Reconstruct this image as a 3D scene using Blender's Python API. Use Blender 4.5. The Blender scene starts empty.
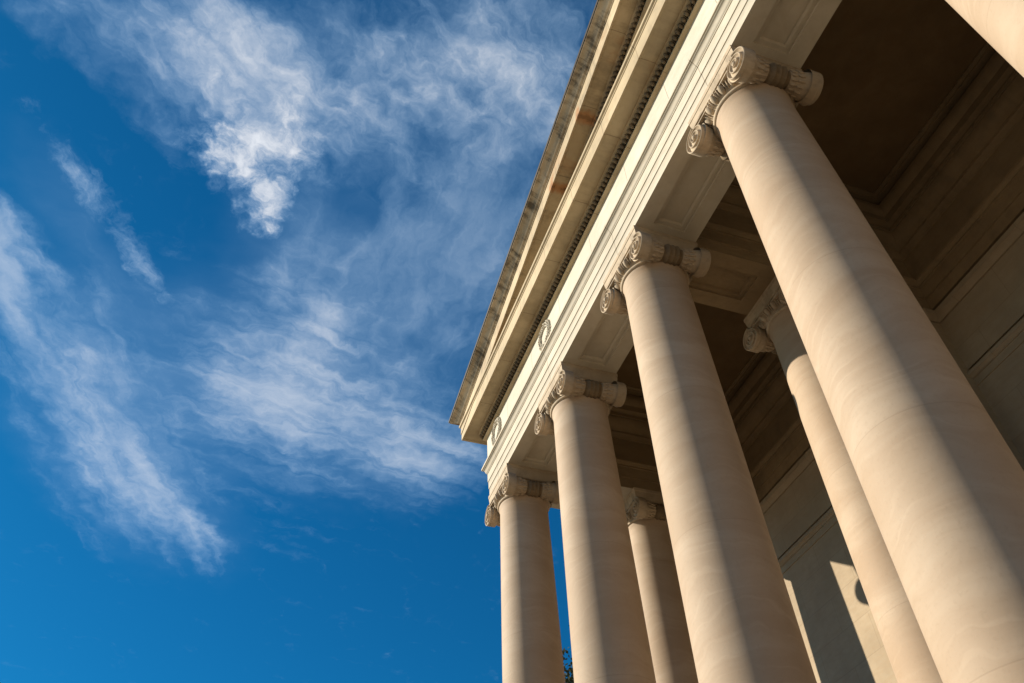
import bpy, bmesh, math, random
from mathutils import Vector, Matrix
random.seed(7)
PI = math.pi
S = 11.5                 # metres per proportion unit
EYE = 1.65               # camera height above the ground
sc = bpy.context.scene
COL = sc.collection
def W(x, y, z): return (x*S, y*S, EYE+z*S)     # proportion units -> world metres

# ------------------------------------------------------------------ helpers
class MB:
    def __init__(s): s.v = []; s.f = []
    def add(s, vs, fs):
        o = len(s.v); s.v += [tuple(v) for v in vs]; s.f += [tuple(i+o for i in f) for f in fs]
    def box(s, x0, x1, y0, y1, z0, z1):
        s.add([(x, y, z) for z in (z0, z1) for y in (y0, y1) for x in (x0, x1)],
              [(0,2,3,1), (4,5,7,6), (0,1,5,4), (2,6,7,3), (0,4,6,2), (1,3,7,5)])
    def quad(s, a, b, c, d): s.add([a, b, c, d], [(0,1,2,3)])
    def lathe(s, prof, n=64, axis='z', c=(0,0,0)):
        vs = []
        for r, h in prof:
            for i in range(n):
                a = 2*PI*i/n; p, q = r*math.cos(a), r*math.sin(a)
                vs.append((c[0]+p, c[1]+q, c[2]+h) if axis == 'z' else (c[0]+p, c[1]+h, c[2]+q))
        fs = []
        for k in range(len(prof)-1):
            for i in range(n):
                j = (i+1) % n
                fs.append((k*n+i, k*n+j, (k+1)*n+j, (k+1)*n+i))
        fs.append(tuple(range(n))); fs.append(tuple((len(prof)-1)*n+i for i in range(n)))
        s.add(vs, fs)
    def rings(s, rings, closed=False, cap=False):
        """rings: lists of points, skinned one after another (open sections)"""
        m = len(rings[0]); vs = [p for r in rings for p in r]; fs = []
        R = len(rings)
        for k in range(R if closed else R-1):
            kk = (k+1) % R
            for i in range(m-1):
                fs.append((k*m+i, kk*m+i, kk*m+i+1, k*m+i+1))
        if cap and not closed:
            fs.append(tuple(range(m))); fs.append(tuple((R-1)*m+i for i in range(m)))
        s.add(vs, fs)
    def blob(s, c, ax, ay, az, nu=8, nv=5):
        """ellipsoid with given half axis vectors"""
        c = Vector(c); ax = Vector(ax); ay = Vector(ay); az = Vector(az)
        vs = [c+az]
        for j in range(1, nv):
            t = PI*j/nv
            for i in range(nu):
                a = 2*PI*i/nu
                vs.append(c+ax*(math.sin(t)*math.cos(a))+ay*(math.sin(t)*math.sin(a))+az*math.cos(t))
        vs.append(c-az); fs = []
        for i in range(nu):
            fs.append((0, 1+i, 1+(i+1) % nu))
            fs.append((len(vs)-1, 1+(nv-2)*nu+(i+1) % nu, 1+(nv-2)*nu+i))
        for j in range(nv-2):
            for i in range(nu):
                k = (i+1) % nu
                fs.append((1+j*nu+i, 1+(j+1)*nu+i, 1+(j+1)*nu+k, 1+j*nu+k))
        s.add(vs, fs)
    def mesh(s, name, mat, angle=35, bevel=0):
        me = bpy.data.meshes.new(name)
        me.from_pydata(s.v, [], s.f); me.validate()
        bm = bmesh.new(); bm.from_mesh(me)
        bmesh.ops.remove_doubles(bm, verts=bm.verts, dist=1e-5)
        bmesh.ops.recalc_face_normals(bm, faces=bm.faces)
        bm.to_mesh(me); bm.free()
        me.materials.append(mat)
        me.polygons.foreach_set('use_smooth', [True]*len(me.polygons))
        me.set_sharp_from_angle(angle=math.radians(angle))
        return me
    def build(s, name, mat, parent=None, angle=35):
        o = bpy.data.objects.new(name, s.mesh(name, mat, angle)); COL.objects.link(o)
        if parent: o.parent = parent
        return o
def tag(o, label=None, cat=None, group=None, kind=None):
    for k, v in (('label', label), ('category', cat), ('group', group), ('kind', kind)):
        if v: o[k] = v
    return o
def empty(name, loc, label, cat, group=None):
    o = bpy.data.objects.new(name, None); COL.objects.link(o); o.location = loc
    o.empty_display_size = .3
    return tag(o, label, cat, group, 'thing')
def copy_tree(o, parent=None):
    c = o.copy(); COL.objects.link(c); c.parent = parent
    for ch in list(o.children): copy_tree(ch, c)
    return c

# ------------------------------------------------------------------ materials
class NT:
    def __init__(s, nt): s.nt = nt
    def n(s, t, **kw):
        nd = s.nt.nodes.new(t)
        for k, v in kw.items():
            if k.startswith('i_'): pass
            else: setattr(nd, k, v)
        return nd
    def link(s, a, b): s.nt.links.new(a, b)
    def put(s, sock, v):
        if hasattr(v, 'is_output') or isinstance(v, bpy.types.NodeSocket): s.link(v, sock)
        else: sock.default_value = v
    def math(s, op, a, b=0.0, c=None, clamp=False):
        nd = s.n('ShaderNodeMath', operation=op, use_clamp=clamp)
        s.put(nd.inputs[0], a); s.put(nd.inputs[1], b)
        if c is not None: s.put(nd.inputs[2], c)
        return nd.outputs[0]
    def vmath(s, op, a, b=None):
        nd = s.n('ShaderNodeVectorMath', operation=op); s.put(nd.inputs[0], a)
        if b is not None: s.put(nd.inputs[1], b)
        return nd.outputs['Value'] if op in ('DOT_PRODUCT', 'LENGTH') else nd.outputs[0]
    def scale(s, v, k):
        nd = s.n('ShaderNodeVectorMath', operation='SCALE'); s.put(nd.inputs[0], v); s.put(nd.inputs['Scale'], k); return nd.outputs[0]
    def noise(s, vec, scale, detail=4, rough=.55, dist=0, out=0, lac=2.0):
        nd = s.n('ShaderNodeTexNoise'); s.put(nd.inputs['Vector'], vec)
        nd.inputs['Scale'].default_value = scale; nd.inputs['Detail'].default_value = detail
        nd.inputs['Roughness'].default_value = rough; nd.inputs['Distortion'].default_value = dist
        nd.inputs['Lacunarity'].default_value = lac
        return nd.outputs[out]
    def mapping(s, vec, scale=(1,1,1), loc=(0,0,0), rot=(0,0,0)):
        nd = s.n('ShaderNodeMapping'); s.put(nd.inputs[0], vec)
        nd.inputs['Scale'].default_value = scale; nd.inputs['Location'].default_value = loc; nd.inputs['Rotation'].default_value = rot
        return nd.outputs[0]
    def smooth(s, v, a, b, c=0.0, d=1.0, kind='SMOOTHSTEP'):
        nd = s.n('ShaderNodeMapRange', interpolation_type=kind); s.put(nd.inputs[0], v)
        for i, x in enumerate((a, b, c, d)): s.put(nd.inputs[1+i], x)
        return nd.outputs[0]
    def mix(s, f, a, b, blend='MIX'):
        nd = s.n('ShaderNodeMix', data_type='RGBA', blend_type=blend)
        s.put(nd.inputs[0], f); s.put(nd.inputs[6], a); s.put(nd.inputs[7], b)
        return nd.outputs[2]
    def xyz(s, v):
        nd = s.n('ShaderNodeSeparateXYZ'); s.put(nd.inputs[0], v); return nd.outputs
    def comb(s, x, y, z):
        nd = s.n('ShaderNodeCombineXYZ')
        for i, v in enumerate((x, y, z)): s.put(nd.inputs[i], v)
        return nd.outputs[0]
def C4(r, g, b): return (r, g, b, 1.0)
def new_mat(name):
    m = bpy.data.materials.new(name); m.use_nodes = True
    nt = m.node_tree; nt.nodes.clear(); t = NT(nt)
    out = t.n('ShaderNodeOutputMaterial'); b = t.n('ShaderNodeBsdfPrincipled')
    t.link(b.outputs[0], out.inputs[0])
    return m, t, b
def hash1(t, v):
    nd = t.n('ShaderNodeTexWhiteNoise', noise_dimensions='1D'); t.put(nd.inputs['W'], v); return nd.outputs['Value']

def stone(name, base, var=.10, joint=None, joint_off=0.0, course=None, dirt=0.0, rust=0.0, rough=.75, bump=.25, spots=(), jl=.6):
    """dressed limestone: mottling, veins, optional block joints along X (joint = block length, metres) and courses in Z"""
    m, t, b = new_mat(name)
    co = t.n('ShaderNodeTexCoord').outputs['Object']
    x, y, z = t.xyz(co)
    n1 = t.noise(co, .7, 6, .6); n2 = t.noise(co, 9, 5, .6); n3 = t.noise(t.mapping(co, (1, 1, 3.5)), 2.3, 6, .62, .8)
    dk = tuple(c*(1-2.1*var) for c in base); lt = tuple(min(1, c*(1+1.2*var)) for c in base)
    col = t.mix(t.smooth(n1, .3, .7), C4(*dk), C4(*lt))
    col = t.mix(t.smooth(n3, .35, .75, 0, .5), col, C4(base[0]*.82, base[1]*.76, base[2]*.68))
    col = t.mix(t.math('MULTIPLY', t.smooth(n2, .45, .8), .22), col, C4(base[0]*.7, base[1]*.66, base[2]*.6))
    hgt = t.math('MULTIPLY', n2, .4)
    if joint:
        xs = t.math('ADD', t.math('DIVIDE', x, joint), joint_off)
        ys = None
        row = 0.0
        if course:
            zs = t.math('DIVIDE', z, course); row = t.math('FLOOR', zs)
            xs = t.math('ADD', xs, t.math('MULTIPLY', t.math('MODULO', row, 2.0), .5))
            fz = t.math('FRACT', zs); dz = t.math('MULTIPLY', t.math('MINIMUM', fz, t.math('SUBTRACT', 1.0, fz)), course)
        fx = t.math('FRACT', xs); dx = t.math('MULTIPLY', t.math('MINIMUM', fx, t.math('SUBTRACT', 1.0, fx)), joint)
        d = t.math('MINIMUM', dx, dz) if course else dx
        blk = hash1(t, t.math('ADD', t.math('FLOOR', xs), t.math('MULTIPLY', row, 17.3)))
        col = t.mix(t.smooth(blk, 0, 1, 0, .22*jl/.6, 'LINEAR'), col, C4(base[0]*.74, base[1]*.68, base[2]*.58))
        line = t.smooth(d, .003, .010, 1, 0)
        col = t.mix(t.math('MULTIPLY', line, jl), col, C4(base[0]*.25, base[1]*.2, base[2]*.15))
        hgt = t.math('SUBTRACT', hgt, t.math('MULTIPLY', line, 2.5*jl))
    if dirt:
        dn = t.noise(t.mapping(co, (.9, .9, 1.6)), 1.5, 8, .72, .4)
        dn2 = t.noise(t.mapping(co, (4.5, .7, .7)), 1.3, 6, .7)
        dd = t.math('MULTIPLY', t.smooth(t.math('ADD', t.math('MULTIPLY', dn, .6), t.math('MULTIPLY', dn2, .5)), .50, .68), dirt)
        col = t.mix(dd, col, C4(.045, .037, .028))
    if rust:
        rn = t.noise(co, .55, 5, .7, .5)
        col = t.mix(t.math('MULTIPLY', t.smooth(rn, .56, .70), rust), col, C4(.30, .13, .04))
    for (cx, cz, rx, rz_, amt) in spots:
        q = t.comb(t.math('DIVIDE', t.math('SUBTRACT', x, cx), rx), t.math('DIVIDE', t.math('SUBTRACT', z, cz), rz_), 0.0)
        dq = t.math('ADD', t.vmath('LENGTH', q), t.math('MULTIPLY', t.math('SUBTRACT', t.noise(co, 5, 5, .7), .5), 1.6))
        col = t.mix(t.smooth(dq, .25, 1.0, amt, 0), col, C4(.34, .125, .03))
        col = t.mix(t.smooth(dq, .0, .3, amt*.7, 0), col, C4(.05, .025, .012))
    t.put(b.inputs['Base Color'], col)
    b.inputs['Roughness'].default_value = rough; b.inputs['Specular IOR Level'].default_value = .25
    bp = t.n('ShaderNodeBump'); bp.inputs['Strength'].default_value = bump; bp.inputs['Distance'].default_value = .012
    t.put(bp.inputs['Height'], hgt); t.link(bp.outputs[0], b.inputs['Normal'])
    return m

def shaft_stone(name, base):
    """column drums: horizontal clouded bands, fine curved scratches, a few drum joints"""
    m, t, b = new_mat(name)
    co = t.n('ShaderNodeTexCoord').outputs['Object']
    rnd = t.n('ShaderNodeObjectInfo').outputs['Random']
    x, y, z = t.xyz(co)
    sh = t.vmath('ADD', co, t.comb(t.math('MULTIPLY', rnd, 31.0), t.math('MULTIPLY', rnd, 17.0), t.math('MULTIPLY', rnd, 53.0)))
    warp = t.vmath('ADD', sh, t.scale(t.noise(sh, .8, 3, .5, out=1), .9))
    band = t.noise(t.mapping(warp, (.35, .35, 2.6)), 1.1, 6, .6, .5)
    cloud = t.noise(sh, .55, 5, .6)
    col = t.mix(t.smooth(band, .35, .7), C4(base[0]*.89, base[1]*.85, base[2]*.81), C4(base[0]*1.03, base[1]*1.03, base[2]*1.03))
    col = t.mix(t.smooth(cloud, .4, .7, 0, .42), col, C4(base[0]*.80, base[1]*.72, base[2]*.64))
    sw = t.n('ShaderNodeTexWave', wave_type='BANDS', bands_direction='Z', wave_profile='SIN')
    t.put(sw.inputs['Vector'], t.mapping(warp, (.4, .4, 1), rot=(.5, .25, 0)))
    sw.inputs['Scale'].default_value = 1.6; sw.inputs['Distortion'].default_value = 9; sw.inputs['Detail'].default_value = 4; sw.inputs['Detail Scale'].default_value = 1.2
    scr = t.math('MULTIPLY', t.smooth(sw.outputs['Fac'], .86, 1.0), t.smooth(t.noise(sh, 1.3, 3), .4, .65))
    col = t.mix(t.math('MULTIPLY', scr, .17), col, C4(min(1, base[0]*1.3), min(1, base[1]*1.3), min(1, base[2]*1.3)))
    drum = t.math('ADD', t.math('DIVIDE', z, 2.35), t.math('MULTIPLY', rnd, .8))
    fr = t.math('FRACT', drum); dj = t.math('MULTIPLY', t.math('MINIMUM', fr, t.math('SUBTRACT', 1.0, fr)), 2.35)
    tone = hash1(t, t.math('ADD', t.math('FLOOR', drum), t.math('MULTIPLY', rnd, 91.0)))
    col = t.mix(t.smooth(tone, 0, 1, 0, .28, 'LINEAR'), col, C4(base[0]*.80, base[1]*.75, base[2]*.68))
    line = t.smooth(dj, .003, .009, 1, 0)
    col = t.mix(t.math('MULTIPLY', line, .18), col, C4(base[0]*.4, base[1]*.33, base[2]*.25))
    fine = t.noise(sh, 24, 4, .6)
    col = t.mix(t.smooth(fine, .5, .8, 0, .22), col, C4(base[0]*.6, base[1]*.55, base[2]*.48))
    t.put(b.inputs['Base Color'], col)
    b.inputs['Roughness'].default_value = .7; b.inputs['Specular IOR Level'].default_value = .25
    bp = t.n('ShaderNodeBump'); bp.inputs['Strength'].default_value = .2; bp.inputs['Distance'].default_value = .01
    t.put(bp.inputs['Height'], t.math('SUBTRACT', t.math('MULTIPLY', fine, .4), t.math('MULTIPLY', line, .3))); t.link(bp.outputs[0], b.inputs['Normal'])
    return m

BW = .303*S
M = {}
M['shaft'] = shaft_stone('column limestone', (.45, .352, .258))
M['capital'] = stone('carved limestone', (.46, .37, .265), .15, dirt=.38)
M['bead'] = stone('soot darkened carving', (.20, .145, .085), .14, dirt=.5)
M['arch'] = stone('architrave limestone', (.53, .48, .39), .07, joint=BW, joint_off=.307, dirt=.0)
M['frieze'] = stone('frieze limestone', (.58, .54, .455), .06, joint=BW/2, joint_off=.11)
M['cornice'] = stone('cornice limestone', (.50, .405, .265), .10, joint=BW/2.2, joint_off=.3, dirt=.18, rust=.25)
M['raking'] = stone('weathered cornice limestone', (.49, .40, .27), .13, joint=BW/2.2, joint_off=.63, dirt=.35, rust=.35, spots=[(-.658*S, EYE+1.410*S, .20, .5, .6), (-.800*S, EYE+1.380*S, .20, .45, .7)])
M['sima'] = stone('stained gutter stone', (.53, .45, .33), .14, joint=BW/2.2, joint_off=.2, dirt=.85)
M['ceil'] = stone('ceiling stone', (.20, .135, .07), .10)  # deep porch shade put into a darker base colour
M['beam'] = stone('beam limestone', (.29, .215, .125), .08, dirt=.2)  # limestone darkened in colour to deepen the interior shade
M['wall'] = stone('ashlar wall limestone', (.36, .285, .195), .07, joint=1.7, course=.74, dirt=.05, jl=.22)
M['floor'] = stone('paving stone', (.13, .10, .07), .1, joint=1.4, course=None)
M['lead'] = stone('dark lead edge', (.055, .045, .036), .2)
M['tymp'] = stone('tympanum limestone', (.42, .36, .27), .08, joint=1.6)

# ------------------------------------------------------------------ ionic column
ZS = 1.05          # underside of the architrave
ZF = -.030         # portico floor
YC = .515          # axis of the front row
def u(v): return v*S
def build_column():
    root = empty('ionic_column', W(-.393, YC, ZF), 'x', 'column', 'smooth Ionic columns of the portico')
    H = 1.0-ZF      # floor to astragal
    # shaft with entasis
    mb = MB(); prof = []
    zb = .052
    prof.append((.0635, zb)); prof.append((.0635, zb+.006)); prof.append((.0600, zb+.012))
    for i in range(33):
        f = i/32; z = zb+.016+(H-.022-zb-.016)*f
        r = .0583-.0098*(f**1.75)
        prof.append((r, z))
    prof += [(.0492, H-.016), (.0503, H-.0128), (.0503, H-.0095)]
    mb.lathe([(u(r), u(z)) for r, z in prof], 112)
    mb.build('shaft', M['shaft'], root, 30)
    # attic base on a plinth
    mb = MB()
    mb.box(-u(.079), u(.079), -u(.079), u(.079), 0, u(.017))
    pr = [(.078, .017)]
    for i in range(9):
        a = -PI/2+PI*i/8; pr.append((.0705+.008*math.cos(a), .0255+.0085*math.sin(a)))
    pr += [(.0690, .0345), (.0660, .038), (.0665, .0425)]
    for i in range(7):
        a = -PI/2+PI*i/6; pr.append((.0660+.0045*math.cos(a), .047+.0045*math.sin(a)))
    mb.lathe([(u(r), u(z)) for r, z in pr], 80)
    mb.build('base', M['shaft'], root)
    # capital: astragal, echinus with egg and dart, cushion
    mb = MB(); pr = [(.0480, -.0095)]
    for i in range(9):
        a = -PI/2+PI*i/8; pr.append((.0505+.0032*math.cos(a), -.0062+.0032*math.sin(a)))
    pr += [(.0500, -.0028), (.0500, -.0010), (.0515, .0005), (.0545, .004), (.0570, .009), (.0575, .0135), (.0560, .0155), (.0470, .0165)]
    mb.lathe([(u(r), u(z)) for r, z in pr], 96)
    NE = 22
    for k in range(NE):
        a = 2*PI*(k+.5)/NE; rad = Vector((math.cos(a), math.sin(a), 0)); tan = Vector((-math.sin(a), math.cos(a), 0))
        nrm = (rad*.8+Vector((0, 0, -.6))).normalized(); up = tan.cross(nrm)
        if up.z < 0: up = -up
        c = rad*u(.0560)+Vector((0, 0, u(.0072)))
        mb.blob(c, tan*u(.0046), up*u(.0082), nrm*u(.0046), 10, 7)
        # egg shell rim and dart
        for sg in (-1, 1):
            a2 = a+sg*.0062/.056
            rr = Vector((math.cos(a2), math.sin(a2), 0)); tt = Vector((-math.sin(a2), math.cos(a2), 0))
            mb.blob(rr*u(.0565)+Vector((0, 0, u(.0078))), tt*u(.0011), up*u(.0082), nrm*u(.0032), 6, 5)
    mb.box(-u(.0500), u(.0500), -u(.0500), u(.0500), u(.0150), u(.0250))
    # canalis joining the volutes, front and rear
    for sg in (-1, 1):
        y0, y1 = sorted((sg*u(.048), sg*u(.0552)))
        mb.box(-u(.050), u(.050), y0, y1, u(.0135), u(.0225))
        y0, y1 = sorted((sg*u(.048), sg*u(.0578)))
        mb.box(-u(.050), u(.050), y0, y1, u(.0195), u(.0232))
        mb.box(-u(.042), u(.042), y0, y1, u(.0122), u(.0142))
    cap = mb.build('capital', M['capital'], root); cap.location = (0, 0, u(H))
    # abacus
    mb = MB(); pr = []
    pts = [(.0530, .0236), (.0545, .0240)]
    for i in range(7):
        a = PI/2*i/6; pts.append((.0540+.0050*math.sin(a), .0245+.0185*(1-math.cos(a))))
    pts += [(.0598, .0434), (.0598, .0506)]
    rings = []
    for (sx, sy) in ((-1,-1), (1,-1), (1,1), (-1,1)):
        rings.append([(sx*u(h), sy*u(h-.0045), u(z)) for h, z in pts])
    mb.rings(rings, closed=True)
    mb.add([r[0] for r in rings], [(0,1,2,3)]); mb.add([r[-1] for r in rings], [(0,1,2,3)])
    mb.build('abacus', M['capital'], cap)
    # volute: spiral fillet and channel, swept inwards
    def volute_mesh(sx, sy):
        mb = MB(); R0 = u(.0246); turns = 3.1; n = 56
        prof = [(-.0, -.016, 1), (0, -.0016, 1), (.04, .0004, 1), (.14, .0010, 1), (.26, .0004, 1), (.32, -.0016, 1), (.55, -.0034, 1), (.80, -.0026, 1), (1.0, -.0012, 1)]
        secs = []; N = int(turns*n)
        for i in range(N+1):
            ph = 2*PI*i/n
            rad = lambda q: R0*max(.10, 1-.90*q/(2*PI*turns))**1.08
            ro = rad(ph); ri = rad(ph+2*PI)
            sec = []
            dome = .0035*(1-ro/R0)
            for k, (f, h, _) in enumerate(prof):
                r = ro+(ri-ro)*f
                sc_ = .45+.55*ro/R0
                hh = u(h*sc_+dome) if k else u(-.016)
                ex, ez = r*math.sin(ph), r*math.cos(ph)*1.03
                sec.append((sx*ex, sy*(u(.0575)+hh), ez))
            secs.append(sec)
        mb.rings(secs)
        re = R0*.15
        mb.blob((0, sy*u(.0592), 0), (re, 0, 0), (0, 0, re), (0, u(.0030), 0), 16, 8)
        return mb
    for sy in (-1, 1):
        for sx in (1, -1):
            o = volute_mesh(sx, sy).build('volute', M['capital'], cap, 40); o.location = (sx*u(.0548), 0, 0)
    # bolsters on the two sides
    bp = []
    for i in range(41):
        yy = -.0535+.107*i/40; f = abs(yy)/.0535
        r = .0108+.0112*f**1.35
        if abs(yy) < .0110: r = .0142+.0024*abs(math.cos(yy/.0110*PI*1.5))
        elif abs(yy) < .0128: r = .0164
        bp.append((u(r), u(yy)))
    for sx in (-1, 1):
        mb = MB(); mb.lathe(bp, 40, 'y')
        # leaves clasping the middle of the bolster
        for ring_y in (-.022, .022, -.031, .031):
            rr = u(.0108+.0112*(abs(ring_y)/.0535)**1.35)
            for k in range(14):
                a = 2*PI*k/14
                rad = Vector((math.cos(a), 0, math.sin(a))); tan = Vector((-math.sin(a), 0, math.cos(a)))
                mb.blob(rad*rr+Vector((0, u(ring_y), 0)), tan*u(.0025), Vector((0, u(.0058), 0)), rad*u(.0022), 6, 5)
        o = mb.build('bolster', M['capital'], cap, 45); o.location = (sx*u(.0552), 0, 0)
        o.data.materials.append(M['bead'])          # the sooty carved strap round its waist
        for pg in o.data.polygons:
            if abs(pg.center.y) < u(.0165): pg.material_index = 1
    return root
proto = build_column()
COLS = [  # x, y, label
    (-.393, .515, 'large front-row column at right, its scroll capital nearest to the camera'),
    (-.695, .515, 'front-row column third from the far corner, supporting the panelled cross beam'),
    (-1.005, .515, 'front-row column standing under the inner carved wreath, second from the far corner'),
    (-1.307, .515, 'farthest front-row column, carrying the corner of the entablature against the open blue sky'),
    (-.090, .515, 'nearest column, only a slice of its shaft crossing the top right corner of the photo'),
    (-.701, .782, 'inner column behind the front row, its shaft half sunlit below a curved capital shadow'),
    (-1.3090, .799, 'shaded inner column at the far end, thin sunlit strip along its left side'),
]
for i, (x, y, lab) in enumerate(COLS):
    o = proto if i == 0 else copy_tree(proto)
    o.location = W(x, y, ZF); o['label'] = lab
COLX = [-1.307, -1.005, -.695, -.393, -.090, .213, .516, .818]
XL, XR = -1.368, .880       # ends of the frieze face
YF = .460                   # frieze plane
YB = 1.78                   # rear end of the portico block

# ------------------------------------------------------------------ entablature
def wrap(mb, prof, yb=YB, right=True):
    """profile (d outwards, z) carried along the front and, mitred, down both flanks"""
    st = []
    st.append([W(XL-d, yb, z) for d, z in prof])
    st.append([W(XL-d, YF-d, z) for d, z in prof])
    st.append([W(XR+d, YF-d, z) for d, z in prof])
    st.append([W(XR+d, yb, z) for d, z in prof])
    mb.rings(st)
ent = empty('entablature', W(XL, YF, ZS), 'sunlit stone entablature of stepped bands resting on the front row of columns', 'entablature')
def child(mb, name, mat, parent, angle=35):
    o = mb.build(name, mat, None, angle)
    o.parent = parent
    o.matrix_parent_inverse = Matrix.Translation(parent_world(parent)).inverted()
    return o
def parent_world(p):
    v = Vector(p.location)
    q = p.parent
    # parts made by child() keep world coordinates: only the top-level location counts
    return v if q is None else Vector((0, 0, 0))
def soffit(mb, x0, x1, y0, y1, panels, z=ZS):
    """underside with sunk panels; panels: list of (px0,px1,py0,py1)"""
    def strip(a, b, c, d, zz):
        if b-a > 1e-6 and d-c > 1e-6: mb.quad(W(a, c, zz), W(b, c, zz), W(b, d, zz), W(a, d, zz))
    horiz = (x1-x0) > (y1-y0)
    panels = sorted(panels, key=lambda p: p[0] if horiz else p[2])
    cur = x0 if horiz else y0
    for (a, b, c, d) in panels:
        if horiz:
            strip(cur, a, y0, y1, z); strip(a, b, y0, c, z); strip(a, b, d, y1, z); cur = b
        else:
            strip(x0, x1, cur, c, z); strip(x0, a, c, d, z); strip(b, x1, c, d, z); cur = d
        lv = [(0, 0), (0, .0040), (.0065, .0040), (.0080, .0065), (.0085, .0085)]
        rings = []
        for (sx, sy) in ((0, 0), (1, 0), (1, 1), (0, 1)):
            rings.append([W((a+o) if sx == 0 else (b-o), (c+o) if sy == 0 else (d-o), z+h) for o, h in lv])
        mb.rings(rings, closed=True); mb.add([r[-1] for r in rings], [(0,1,2,3)])
    if horiz: strip(cur, x1, y0, y1, z)
    else: strip(x0, x1, cur, y1, z)

def face_up(o):
    # keep every strip of the underside wound the same way
    bm = bmesh.new(); bm.from_mesh(o.data); bm.normal_update()
    bmesh.ops.reverse_faces(bm, faces=[f for f in bm.faces if abs(f.calc_center_median().z-(EYE+ZS*S)) < 2e-3 and f.normal.z < -.9])
    bm.to_mesh(o.data); bm.free()
YI0, YI1 = .568, 1.030     # back of the front beam, face of the rear wall
mb = MB()
wrap(mb, [(-.002, ZS), (-.002, 1.0704), (-.0018, 1.0707), (-.0007, 1.0707), (-.0007, 1.0894), (-.0005, 1.0897), (.0006, 1.0897), (.0006, 1.1105),
          (.0018, 1.1109), (.0018, 1.1128), (.0030, 1.1136), (.0042, 1.1160), (.0052, 1.1196), (.0070, 1.1222), (.0088, 1.1232), (.0090, 1.1246), (.0112, 1.1252), (.0112, 1.1300), (.0100, 1.1312), (-.002, 1.1320)])
fp = []
for a, b in zip(COLX[:-1], COLX[1:]):
    fp.append((a+.072, b-.072, YC-.027, YC+.027))
soffit(mb, XL+.002, XR-.002, YF+.002, YI0, fp)
# end beam over the far flank
soffit(mb, XL+.002, -1.254, YI0, YI1, [(-1.338, -1.284, .600, .715), (-1.338, -1.284, .872, .985)])
arch = child(mb, 'architrave', M['arch'], ent); face_up(arch)
mb = MB(); wrap(mb, [(-.002, 1.1240), (0, 1.1240), (0, 1.2085)])
fr = child(mb, 'frieze', M['frieze'], ent)
# carved wreaths on the frieze
for cx in (-1.003, -1.300):
    mb = MB(); cz = 1.1770; Rw = .0245
    wr = random.Random(int(-cx*1000))
    for k in range(26):
        a = 2*PI*k/26; fl = 1 if math.cos(a) > 0 else -1          # leaves run upwards on both sides
        for off, wv in ((-.0046, .55), (.0046, -.55), (0, 0)):
            rr = Rw+off+wr.uniform(-.0008, .0008); dep = wr.uniform(.0005, .0022)+(.0012 if off == 0 else 0); w2 = wv*fl+wr.uniform(-.15, .15)
            c = Vector(W(cx+rr*math.cos(a), YF-dep, cz+rr*math.sin(a)))
            tan = Vector((-math.sin(a+w2), -.25, math.cos(a+w2))).normalized(); rad = Vector((math.cos(a+w2), 0, math.sin(a+w2)))
            mb.blob(c, tan*u(.0043), Vector((0, u(.0022), 0)), rad*u(.0019), 6, 5)
    for sg in (-1, 1):     # ribbon ends and bow
        mb.blob(W(cx+sg*.005, YF-.003, cz-.0275), Vector((u(.005), 0, -u(.002)*sg)), Vector((0, u(.003), 0)), Vector((0, 0, u(.0025))), 8, 6)
    o = mb.build('wreath', M['frieze'], None); o.parent = fr; o.matrix_parent_inverse = Matrix()
    o['label'] = 'carved leafy wreath in relief'

def eggs_along(mb, p0, p1, nrm, up, size, spacing):
    """egg and dart along a line"""
    p0, p1 = Vector(p0), Vector(p1); L = (p1-p0).length; d = (p1-p0)/L; n = int(L/spacing)
    nrm = Vector(nrm).normalized(); up = Vector(up).normalized()
    for k in range(n):
        c = p0+d*((k+.5)*L/n)
        mb.blob(c, d*(spacing*.34), up*size*.82, nrm*(size*.60), 8, 6)
        c2 = p0+d*((k+1)*L/n)
        mb.blob(c2-nrm*size*.35, d*(spacing*.07), up*size*.8, nrm*(size*.4), 4, 4)
ZK, DK = 1.232, .0463       # lower edge of the corona, its projection
mb = MB()
wrap(mb, [(0, 1.2085), (.0005, 1.2090), (.0080, 1.2108), (.0080, 1.2124), (.0060, 1.2130), (.0064, 1.2270), (.0110, 1.2285), (.0158, 1.2310), (.0158, 1.2345),
          (.0200, 1.2345), (.0420, 1.2345), (.0432, 1.2320), (DK, 1.2320), (DK, 1.2665), (.0475, 1.2672), (.0480, 1.2690), (.0512, 1.2712), (.0518, 1.2760), (.0490, 1.2785), (-.002, 1.2830)])
cor = child(mb, 'cornice', M['cornice'], ent)
mb = MB()
sz = u(.0088); sp = u(.0097)
eggs_along(mb, W(XL-.012, YF-.0106, 1.2212), W(XR+.012, YF-.0106, 1.2212), (0, -.85, -.5), (0, -.35, .94), sz, sp)
eggs_along(mb, W(XL-.0106, YF-.012, 1.2212), W(XL-.0106, YB, 1.2212), (-.85, 0, -.5), (-.35, 0, .94), sz, sp)
o = mb.build('egg_and_dart_moulding', M['bead'], None, 60); o.parent = cor; o.matrix_parent_inverse = Matrix()
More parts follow.
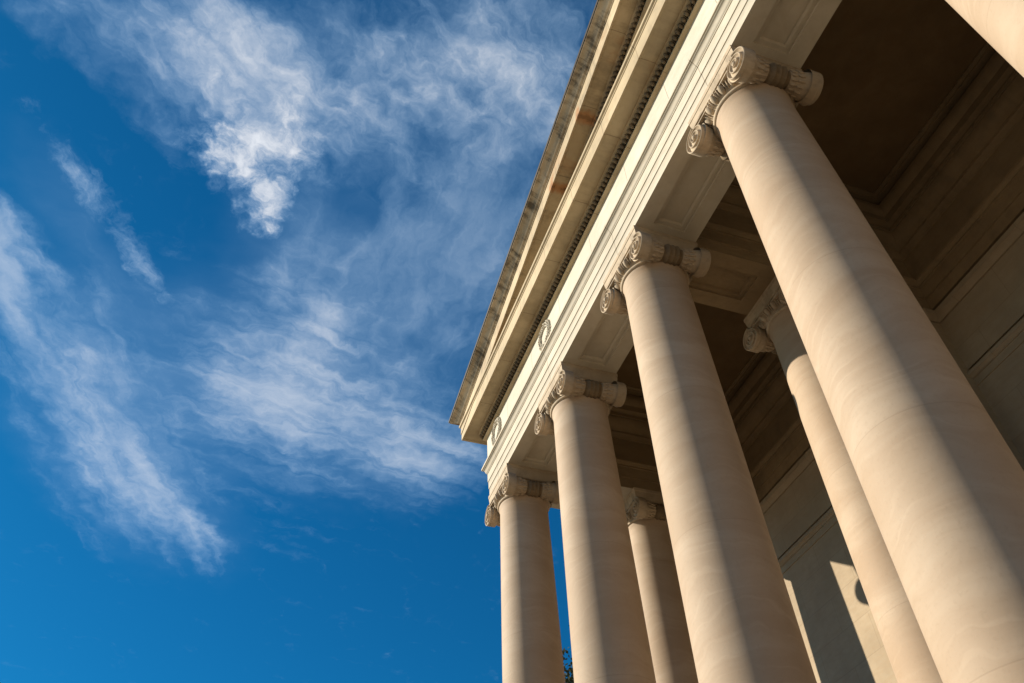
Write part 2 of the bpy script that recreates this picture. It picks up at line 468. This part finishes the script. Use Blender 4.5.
# gutter moulding along the far flank
SL = .2125; CK = 1.5500     # raking slope; height of the raking soffit line at x = 0
PK = -.2445                 # x of the ridge
def rz(x): return SL*x if x <= PK else SL*(2*PK-x)
sima = [(.0475, .0355), (.0498, .0362), (.0498, .0385), (.0530, .0395), (.0560, .0420), (.0590, .0460), (.0630, .0495), (.0670, .0512), (.0695, .0520), (.0695, .0600), (.0680, .0612), (.0400, .0690)]
for side in (-1, 1):
    mb = MB(); rr = []
    for yb in (0, 1):
        row = []
        for d, h in sima:
            x = XL-d if side < 0 else XR+d
            row.append(W(x, YB if yb else YF-d, CK+h+SL*(XL-d)))
        rr.append(row)
    mb.rings(rr)
    o = mb.build('gutter_moulding', M['sima'], None, 40); o.parent = cor; o.matrix_parent_inverse = Matrix()

# ------------------------------------------------------------------ pediment
ped = empty('pediment', W(PK, YF, 1.283), 'weathered stone pediment with stained sloping cornice above the entablature', 'pediment')
mb = MB()
a = W(XL-.03, YF+.004, 1.275); b_ = W(XR+.03, YF+.004, 1.275); c_ = W(PK, YF+.004, CK+.03+rz(PK))
mb.add([a, b_, c_], [(0,1,2)])
child(mb, 'tympanum', M['tymp'], ped)
rk = [(-.004, -.0290), (0, -.0290), (0, -.0245), (.0080, -.0212), (.0080, -.0196), (.0060, -.0190), (.0064, -.0050), (.0110, -.0035), (.0158, -.0010), (.0158, .0025),
      (.0430, .0025), (.0445, 0), (.0478, 0), (.0478, .0350)]
flash = [(.0690, .0545), (.0712, .0540), (.0716, .0555), (.0716, .0618), (.0700, .0632), (.0500, .0680)]
for side in (-1, 1):
    def station(prof, end):
        out = []
        for d, h in prof:
            if end == 'peak': x = PK
            else: x = XL-d if side < 0 else XR+d
            xx = x if side < 0 else 2*PK-x
            out.append(W(x, YF-d, CK+h+SL*xx))
        return out
    # the raking mouldings start where they clear the horizontal cornice
    mb = MB(); mb.rings([station(rk, 'eave'), station(rk, 'peak')])
    rc = child(mb, 'raking_cornice', M['raking'], ped)
    mb = MB()
    x0 = -1.29; x1 = PK
    xs = (lambda x: x) if side < 0 else (lambda x: 2*PK-x)
    eggs_along(mb, W(xs(x0), YF-.0106, CK-.0108+SL*x0), W(xs(x1), YF-.0106, CK-.0108+SL*x1), (0, -.85, -.5), (0, -.35, .94), sz, sp)
    o = mb.build('egg_and_dart_moulding', M['bead'], None, 60); o.parent = rc; o.matrix_parent_inverse = Matrix()
    mb = MB(); mb.rings([station(sima, 'eave'), station(sima, 'peak')])
    o = mb.build('sima', M['sima'], None, 40); o.parent = rc; o.matrix_parent_inverse = Matrix()
    mb = MB(); mb.rings([station(flash, 'eave'), station(flash, 'peak')])
    o = mb.build('roof_edge_flashing', M['lead'], None, 40); o.parent = rc; o.matrix_parent_inverse = Matrix()
# roof slabs behind the pediment
mb = MB()
for side in (-1, 1):
    xe = XL-.04 if side < 0 else XR+.04; xx = XL-.04
    p = [W(xe, YF-.04, CK+.068+SL*xx), W(PK, YF-.04, CK+.068+SL*PK), W(PK, YB, CK+.068+SL*PK), W(xe, YB, CK+.068+SL*xx)]
    q = [(v[0], v[1], v[2]-u(.02)) for v in p]
    mb.add(p+q, [(0,1,2,3), (4,5,6,7), (0,1,5,4), (2,3,7,6), (0,3,7,4)])
child(mb, 'roof', M['sima'], ped)

# ------------------------------------------------------------------ cross beam, ceilings
beam = empty('ceiling_beam', W(-.695, YI0, ZS), 'panelled stone beam crossing the porch ceiling from the middle front column to the inner column', 'beam')
mb = MB()
soffit(mb, -.748, -.642, YI0, YI1, [(-.722, -.668, .594, .700), (-.722, -.668, .846, .985)])
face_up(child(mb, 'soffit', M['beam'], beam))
ZC = 1.292
inner = [(-.020, 1.0506), (0, 1.0506), (0, 1.0750), (.0032, 1.0755), (.0032, 1.1015), (.0060, 1.1025), (.0050, 1.1065), (.0090, 1.1110), (.0105, 1.1118), (.0125, 1.1120), (.0125, 1.1165), (.0030, 1.1185),
         (.0030, 1.1800), (.0055, 1.1810), (.0075, 1.1860), (.0110, 1.1900), (.0120, 1.1905), (.0120, 1.1960), (.0180, 1.1985), (.0250, 1.2050), (.0300, 1.2150), (.0310, 1.2200), (.0270, 1.2202), (.0270, 1.2216), (.0330, 1.2220),
         (.0330, 1.2290), (.0290, 1.2295), (.0290, 1.2315), (.0440, 1.2330), (.0440, 1.2480), (.0480, 1.2520), (.0520, 1.2590), (.0530, 1.2640), (.0530, 1.2700), (.0420, 1.2720), (.0420, ZC-.006),
         (.0560, ZC-.006), (.0560, ZC-.0035), (.0640, ZC-.0035), (.0640, ZC)]
def bay(x0, x1, label):
    r = empty('portico_ceiling', W((x0+x1)/2, (YI0+YI1)/2, ZC), label, 'ceiling')
    mb = MB(); q = [W(a, b, ZC) for a, b in ((x0+.064, YI0+.064), (x1-.064, YI0+.064), (x1-.064, YI1-.064), (x0+.064, YI1-.064))]
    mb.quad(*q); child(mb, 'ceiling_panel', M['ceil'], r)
    mb = MB(); rings = []
    for sx, sy in ((0,0), (1,0), (1,1), (0,1)):
        rings.append([W(x0+d if sx == 0 else x1-d, YI0+d if sy == 0 else YI1-d, z) for d, z in inner])
    mb.rings(rings, closed=True)
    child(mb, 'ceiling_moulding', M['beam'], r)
bay(-.642, .152, 'dark flat porch ceiling framed by stepped mouldings behind the nearest columns')
bay(-1.254, -.748, 'smaller framed porch ceiling between the cross beam and the far end of the portico')
bay(.258, .766, 'framed porch ceiling at the near end of the portico')

# ------------------------------------------------------------------ rear wall
wall = empty('rear_wall', W(-.25, YI1, ZF), 'shaded ashlar rear wall of the portico with a narrow sunlit patch', 'wall')
mb = MB()
X0, X1 = XL+.004, XR-.004
for za, zb in ((ZF, .9000), (.9065, 1.0385)):
    mb.quad(W(X0, YI1, za), W(X1, YI1, za), W(X1, YI1, zb), W(X0, YI1, zb))
for za, zb in ((.9000, .9065), (1.0385, 1.0560)):
    dg = YI1+.012
    mb.quad(W(X0, YI1, za), W(X1, YI1, za), W(X1, dg, za), W(X0, dg, za)); mb.quad(W(X0, dg, za), W(X1, dg, za), W(X1, dg, zb), W(X0, dg, zb))
    mb.quad(W(X0, YI1, zb), W(X1, YI1, zb), W(X1, dg, zb), W(X0, dg, zb))
mb.quad(W(X0, YI1, ZF), W(X0, YB, ZF), W(X0, YB, ZS+.004), W(X0, YI1, ZS+.004))
mb.quad(W(X1, YI1, ZF), W(X1, YB, ZF), W(X1, YB, ZS+.004), W(X1, YI1, ZS+.004))
mb.quad(W(X0, YB, ZF), W(X1, YB, ZF), W(X1, YB, 1.28), W(X0, YB, 1.28))
child(mb, 'wall', M['wall'], wall)
mb = MB()
def wall_band(mb, prof, x0, x1):
    mb.rings([[W(x0, YI1-d, z) for d, z in prof], [W(x1, YI1-d, z) for d, z in prof]], cap=True)
wall_band(mb, [(-.002, .8850), (.0015, .8853), (.0022, .8872), (.0045, .8900), (.0062, .8910), (.0062, .8975), (.0020, .8985), (-.002, .8990)], X0, X1)
wall_band(mb, [(-.002, .8700), (.0018, .8703), (.0018, .8722), (-.002, .8726)], X0, X1)
child(mb, 'string_course', M['wall'], wall)
mb = MB()
wall_band(mb, [(-.002, 1.0150), (.0030, 1.0155), (.0060, 1.0200), (.0105, 1.0235), (.0120, 1.0240), (.0120, 1.0330), (.0070, 1.0345), (.0070, 1.0380), (-.002, 1.0400)], X0, X1)
child(mb, 'wall_cap_moulding', M['wall'], wall)
# ashlar piers under the beams
for cx in (-.695,):
    mb = MB(); mb.box(*[u(v) for v in (cx-.052, cx+.052)], u(YI1-.022), u(YI1+.01), EYE+u(ZF), EYE+u(1.0500)-.004)
    child(mb, 'pier', M['wall'], wall)
    mb = MB(); pr = [(.001, 1.0150), (.0030, 1.0155), (.0060, 1.0200), (.0105, 1.0235), (.0120, 1.0240), (.0120, 1.0330), (.0070, 1.0345), (.0070, 1.0380), (.001, 1.0400)]
    st = [[W(cx-.052-d, YI1-.001, z) for d, z in pr], [W(cx-.052-d, YI1-.022-d, z) for d, z in pr], [W(cx+.052+d, YI1-.022-d, z) for d, z in pr], [W(cx+.052+d, YI1-.001, z) for d, z in pr]]
    mb.rings(st); child(mb, 'pier_cap', M['wall'], wall)

# ------------------------------------------------------------------ floor, steps, ground
fz = EYE+u(ZF)
mb = MB(); mb.box(u(XL)-.45, u(XR)+.45, u(.42), u(YB), .0, fz)
o = mb.build('portico_floor', M['floor']); tag(o, kind='structure')
st = empty('stone_steps', (u(-.25), u(.42), 0), 'broad flight of stone steps below the columns', 'steps')
n = 8; rise = fz/(n+1)
for k in range(n):
    mb = MB(); zt = fz-rise*(k+1); y1 = u(.42)-.36*k; mb.box(u(XL)-.45-.0*k, u(XR)+.45, y1-.36, y1-.001, 0, zt)
    child(mb, 'step', M['floor'], st)
m, t, b = new_mat('plaza paving')  # unseen near paving, kept dark to cut light bounced up to the soffits
co = t.n('ShaderNodeTexCoord').outputs['Object']
br = t.n('ShaderNodeTexBrick'); t.put(br.inputs['Vector'], co); br.inputs['Scale'].default_value = .8
br.inputs['Color1'].default_value = C4(.125, .095, .065); br.inputs['Color2'].default_value = C4(.10, .08, .055); br.inputs['Mortar'].default_value = C4(.08, .065, .05)
br.inputs['Mortar Size'].default_value = .008
t.put(b.inputs['Base Color'], t.mix(t.smooth(t.noise(co, .6, 5), .3, .8, 0, .4), br.outputs[0], C4(.08, .062, .045))); b.inputs['Roughness'].default_value = .85
mb = MB(); mb.quad((-34, -17, .004), (30, -17, .004), (30, 24, .004), (-34, 24, .004)); tag(mb.build('pavement', m), kind='structure')
m, t, b = new_mat('pale bounce ground')  # unseen ground, made pale to bounce sun onto the columns' shaded sides
co = t.n('ShaderNodeTexCoord').outputs['Object']
t.put(b.inputs['Base Color'], t.mix(t.noise(co, .4, 8), C4(.50, .385, .245), C4(.62, .50, .34))); b.inputs['Roughness'].default_value = .9
mb = MB(); mb.quad((-3000, -3000, 0), (3000, -3000, 0), (3000, 3000, 0), (-3000, 3000, 0)); tag(mb.build('ground', m), kind='structure')

# ------------------------------------------------------------------ tree beyond the far end
m, t, b = new_mat('bark')
co = t.n('ShaderNodeTexCoord').outputs['Object']
t.put(b.inputs['Base Color'], t.mix(t.noise(t.mapping(co, (4, 4, .7)), 3, 5), C4(.05, .035, .022), C4(.14, .10, .07))); b.inputs['Roughness'].default_value = .9
M['bark'] = m
m, t, b = new_mat('leaves')
co = t.n('ShaderNodeTexCoord').outputs['Object']
t.put(b.inputs['Base Color'], t.mix(t.smooth(t.noise(co, 1.1, 5), .3, .7), C4(.020, .032, .010), C4(.07, .085, .025))); b.inputs['Roughness'].default_value = .6
M['leaf'] = m
az = math.radians(26.2); dist = 28.0; TH = 1.0
tx, ty = -dist*math.cos(az), dist*math.sin(az)
tree = empty('tree', (tx, ty, 0), 'dark leafy treetop just showing between the two farthest front columns', 'tree'); tree.scale = (1.065, 1.065, 1.065)
mb = MB()
mb.lathe([(.30, 0), (.22, .5), (.18, 4), (.13, 9), (.05, 14)], 12)
tips = []
for k in range(26):
    z0 = 3.5+9.5*k/26; a = k*2.4; L = 2.1*math.sin(PI*min(1, (z0-2)/13.5))**.7+.3
    d = Vector((math.cos(a), math.sin(a), .55)).normalized(); s1 = d.orthogonal().normalized(); s2 = d.cross(s1)
    rs = []
    for f in (0, .5, 1):
        r = .07*(1-.8*f); c = Vector((0, 0, z0))+d*L*f
        rs.append([c+s1*r*math.cos(q)+s2*r*math.sin(q) for q in [2*PI*j/6 for j in range(7)]])
        if f: tips.append(c)
    mb.rings(rs)
child_t = mb.build('trunk', M['bark'], tree)
mb = MB(); rng = random.Random(3)
for c in tips+[Vector((0, 0, 13.5)), Vector((0, 0, 14.3)), Vector((.3, .2, 14.8))]:
    for k in range(420):
        p = c+Vector((rng.gauss(0, .42), rng.gauss(0, .42), rng.gauss(0, .36)))
        d = Vector((rng.uniform(-1, 1), rng.uniform(-1, 1), rng.uniform(-1, 1))).normalized(); e = d.orthogonal().normalized(); s_ = rng.uniform(.05, .11)
        mb.add([p-d*s_, p+e*s_*.5, p+d*s_, p-e*s_*.5], [(0,1,2,3)])
me = bpy.data.meshes.new('crown'); me.from_pydata([tuple(v) for v in mb.v], [], mb.f); me.materials.append(M['leaf'])
o = bpy.data.objects.new('crown', me); COL.objects.link(o); o.parent = tree

# ------------------------------------------------------------------ camera
F = 828.94
ya, pb, rl = math.radians(68.7181), math.radians(136.6157), math.radians(-3.1264)
Rc = Matrix.Rotation(ya, 3, 'Z') @ Matrix.Rotation(pb, 3, 'X') @ Matrix.Rotation(rl, 3, 'Z')
cam = bpy.data.cameras.new('camera'); co_ = bpy.data.objects.new('camera', cam); COL.objects.link(co_)
cam.sensor_fit = 'HORIZONTAL'; cam.sensor_width = 36; cam.lens = F/1024*36; cam.clip_end = 10000; cam.clip_start = .05
co_.matrix_world = Matrix.Translation((0, 0, EYE)) @ Rc.to_4x4()
sc.camera = co_

# ------------------------------------------------------------------ sun and sky
sx, sy = -.592, -.806; tel = .480; el = math.atan(tel)
sdir = Vector((sx*math.cos(el), sy*math.cos(el), math.sin(el))).normalized()
sl = bpy.data.lights.new('sun', 'SUN'); so = bpy.data.objects.new('sun', sl); COL.objects.link(so)
sl.energy = 5.0; sl.angle = math.radians(.53); sl.color = (1.0, .89, .72)
so.rotation_euler = sdir.to_track_quat('Z', 'Y').to_euler(); so.location = (-30, -40, 40)

wd = bpy.data.worlds.new('World'); sc.world = wd; wd.use_nodes = True
nt = wd.node_tree; nt.nodes.clear(); t = NT(nt)
out = t.n('ShaderNodeOutputWorld'); bg = t.n('ShaderNodeBackground'); t.link(bg.outputs[0], out.inputs[0])
sky = t.n('ShaderNodeTexSky', sky_type='NISHITA', sun_disc=False, sun_elevation=el, sun_rotation=math.atan2(sx, sy) % (2*PI))
sky.air_density = 1.0; sky.dust_density = .4; sky.ozone_density = 2.5
bg.inputs['Strength'].default_value = .058
dirn = t.n('ShaderNodeTexCoord').outputs['Generated']
dx, dy, dz = t.xyz(dirn)
zc = t.math('MAXIMUM', dz, .06)
uv = t.comb(t.math('DIVIDE', dx, zc), t.math('DIVIDE', dy, zc), 0.0)     # sheet of cloud at unit height
def sky_pt(px, py):
    d = Rc @ Vector(((px-512)/F, -(py-341.5)/F, -1)); return Vector((d.x/d.z, d.y/d.z))
warp1 = t.scale(t.vmath('SUBTRACT', t.noise(uv, 5.5, 3, .5, out=1), (.5, .5, .5)), .22)
warp2 = t.scale(t.vmath('SUBTRACT', t.noise(uv, 22, 4, .55, out=1), (.5, .5, .5)), .055)
uf = t.vmath('ADD', uv, warp2)
uw = t.vmath('ADD', uf, warp1)
ug = t.vmath('ADD', uf, t.scale(warp1, .35))
def streak(cx, cy, la, lb, ang, amp, soft=.0, vec=None):
    """an elongated patch of cirrus on the cloud sheet: centre, half length, half width, slant, strength"""
    c = sky_pt(cx, cy); a = math.radians(ang); e = 3.0
    ja = (sky_pt(cx+e*math.cos(a), cy+e*math.sin(a))-c)/e*la; jb = (sky_pt(cx-e*math.sin(a), cy+e*math.cos(a))-c)/e*lb
    det = ja.x*jb.y-ja.y*jb.x
    r1 = (jb.y/det, -jb.x/det, 0); r2 = (-ja.y/det, ja.x/det, 0)
    p = t.vmath('SUBTRACT', vec or uw, (c.x, c.y, 0))
    l = t.vmath('LENGTH', t.comb(t.vmath('DOT_PRODUCT', p, r1), t.vmath('DOT_PRODUCT', p, r2), 0.0))
    return t.smooth(l, soft, 1.0, amp, 0.0)
def total(lst):
    v = lst[0]
    for w in lst[1:]: v = t.math('ADD', v, w)
    return v
def flow(x0, y0, x1, y1):
    a, b = sky_pt(x0, y0), sky_pt(x1, y1); return math.atan2(b.y-a.y, b.x-a.x)
def fibres(ang, along, ratio, det=6, rough=.62, dist=.35):
    return t.smooth(t.noise(t.mapping(t.mapping(ug, rot=(0, 0, -ang)), (1, ratio, 1)), along, det, rough, dist), .30, .70, 0, 1, 'LINEAR')
def norm(v): return t.smooth(v, .30, .70, 0, 1, 'LINEAR')
f1 = fibres(flow(60, 300, 210, 560), 4.0, 5.0)          # left band
f2 = fibres(flow(190, 390, 470, 480), 4.0, 4.5)         # middle wisps
f3 = fibres(flow(330, 440, 420, 200), 3.5, 4.0)         # rising veil
f4 = fibres(flow(40, 0, 300, 220), 3.5, 3.4)            # upper bank
puf = norm(t.noise(uf, 14, 7, .62, .3))
cell = norm(t.noise(uf, 34, 6, .62, .2))
big = norm(t.noise(uv, 5.0, 4, .55, .3))
def eroded(mask, n, e, lo=0.0, hi=1.0): return t.smooth(t.math('SUBTRACT', mask, t.math('MULTIPLY', t.math('SUBTRACT', 1.0, n), e)), lo, hi)
def avg(*pairs):
    return total([t.math('MULTIPLY', v, k) for v, k in pairs])
bank = total([streak(170, 40, 370, 145, 26, 1.0), streak(430, 40, 330, 220, 10, 1.0), streak(270, 130, 150, 120, 50, .55), streak(560, 110, 190, 200, 60, .40), streak(420, 190, 190, 150, 20, .40)])
core = total([streak(258, 165, 120, 86, 52, 1.25, .08), streak(288, 210, 56, 42, 62, .8), streak(222, 138, 70, 44, 45, .6), streak(312, 100, 100, 75, 60, .65)])
veil = total([streak(430, 290, 210, 300, 20, .75), streak(500, 200, 150, 240, 20, .45), streak(320, 300, 120, 70, -60, .35)])
midc = total([streak(335, 415, 260, 140, 26, .95), streak(260, 405, 130, 55, 34, .45), streak(440, 455, 130, 75, 20, .5), streak(305, 340, 150, 80, -50, .55), streak(265, 500, 150, 60, 40, .35)])
left = total([streak(120, 445, 250, 135, 56, .90), streak(14, 262, 110, 48, 76, 1.15), streak(200, 545, 70, 30, 60, .40), streak(55, 345, 150, 85, 55, .6), streak(155, 505, 130, 60, 40, .50)])
thin = total([streak(112, 218, 135, 34, 53, .80, vec=uf), streak(145, 272, 70, 24, 56, .75, vec=uf), streak(62, 165, 70, 24, 58, .5, vec=uf), streak(122, 180, 70, 40, 80, .40, vec=uf), streak(30, 105, 60, 30, 50, .4, vec=uf)])
haze = total([streak(130, 430, 240, 130, 56, .24), streak(330, 400, 240, 140, 20, .28), streak(90, 220, 150, 50, 54, .08), streak(330, 250, 130, 110, 60, .14)])
d_bank = t.math('MULTIPLY', eroded(bank, avg((f4, .5), (puf, .3), (big, .2)), 1.05, -.10, 1.25), .62)
d_core = t.math('MULTIPLY', eroded(core, avg((puf, .5), (cell, .5)), 1.2, -.05, 1.35), .76)
d_veil = t.math('MULTIPLY', eroded(veil, avg((f3, .55), (puf, .25), (big, .2)), .95, -.30, 1.2), .46)
d_mid = t.math('MULTIPLY', eroded(midc, avg((f2, .60), (cell, .2), (puf, .2)), 1.30, -.45, 1.15), .44)
d_left = t.math('MULTIPLY', eroded(left, avg((f1, .60), (cell, .2), (puf, .2)), 1.35, -.45, 1.20), .44)
d_thin = t.math('MULTIPLY', eroded(thin, avg((f1, .6), (cell, .4)), 1.5, -.30, 1.1), .52)
d_haze = t.math('MULTIPLY', haze, t.smooth(avg((f2, .5), (big, .5)), 0, 1, .45, 1.1, 'LINEAR'))
clear = t.math('SUBTRACT', 1.0, d_bank)
tex = avg((puf, .35), (cell, .25), (f4, .4))
d_bank = t.math('MULTIPLY', d_bank, t.smooth(tex, .15, .85, .52, 1.12, 'LINEAR'))
d_core = t.math('MULTIPLY', d_core, t.smooth(avg((cell, .6), (puf, .4)), .1, .9, .62, 1.08, 'LINEAR'))
clear = t.math('SUBTRACT', 1.0, d_bank)
for d_ in (d_core, d_veil, d_mid, d_left, d_thin, d_haze): clear = t.math('MULTIPLY', clear, t.math('SUBTRACT', 1.0, d_))
dens = t.math('SUBTRACT', 1.0, clear)
blue = t.mix(1.0, sky.outputs[0], C4(.05, .70, 1.08), 'MULTIPLY')
cl = t.mix(t.smooth(dens, .10, .75), C4(4.6, 7.4, 10.6), C4(10.2, 10.6, 11.2))
colr = t.mix(dens, blue, cl)
t.put(bg.inputs['Color'], colr)

# ------------------------------------------------------------------ render settings
sc.view_settings.view_transform = 'Standard'; sc.view_settings.look = 'None'
sc.view_settings.gamma = 1; sc.view_settings.exposure = 0.62; sc.view_settings.use_curve_mapping = False
sc.render.engine = 'CYCLES'
sc.cycles.max_bounces = 8; sc.cycles.diffuse_bounces = 4; sc.cycles.use_denoising = True
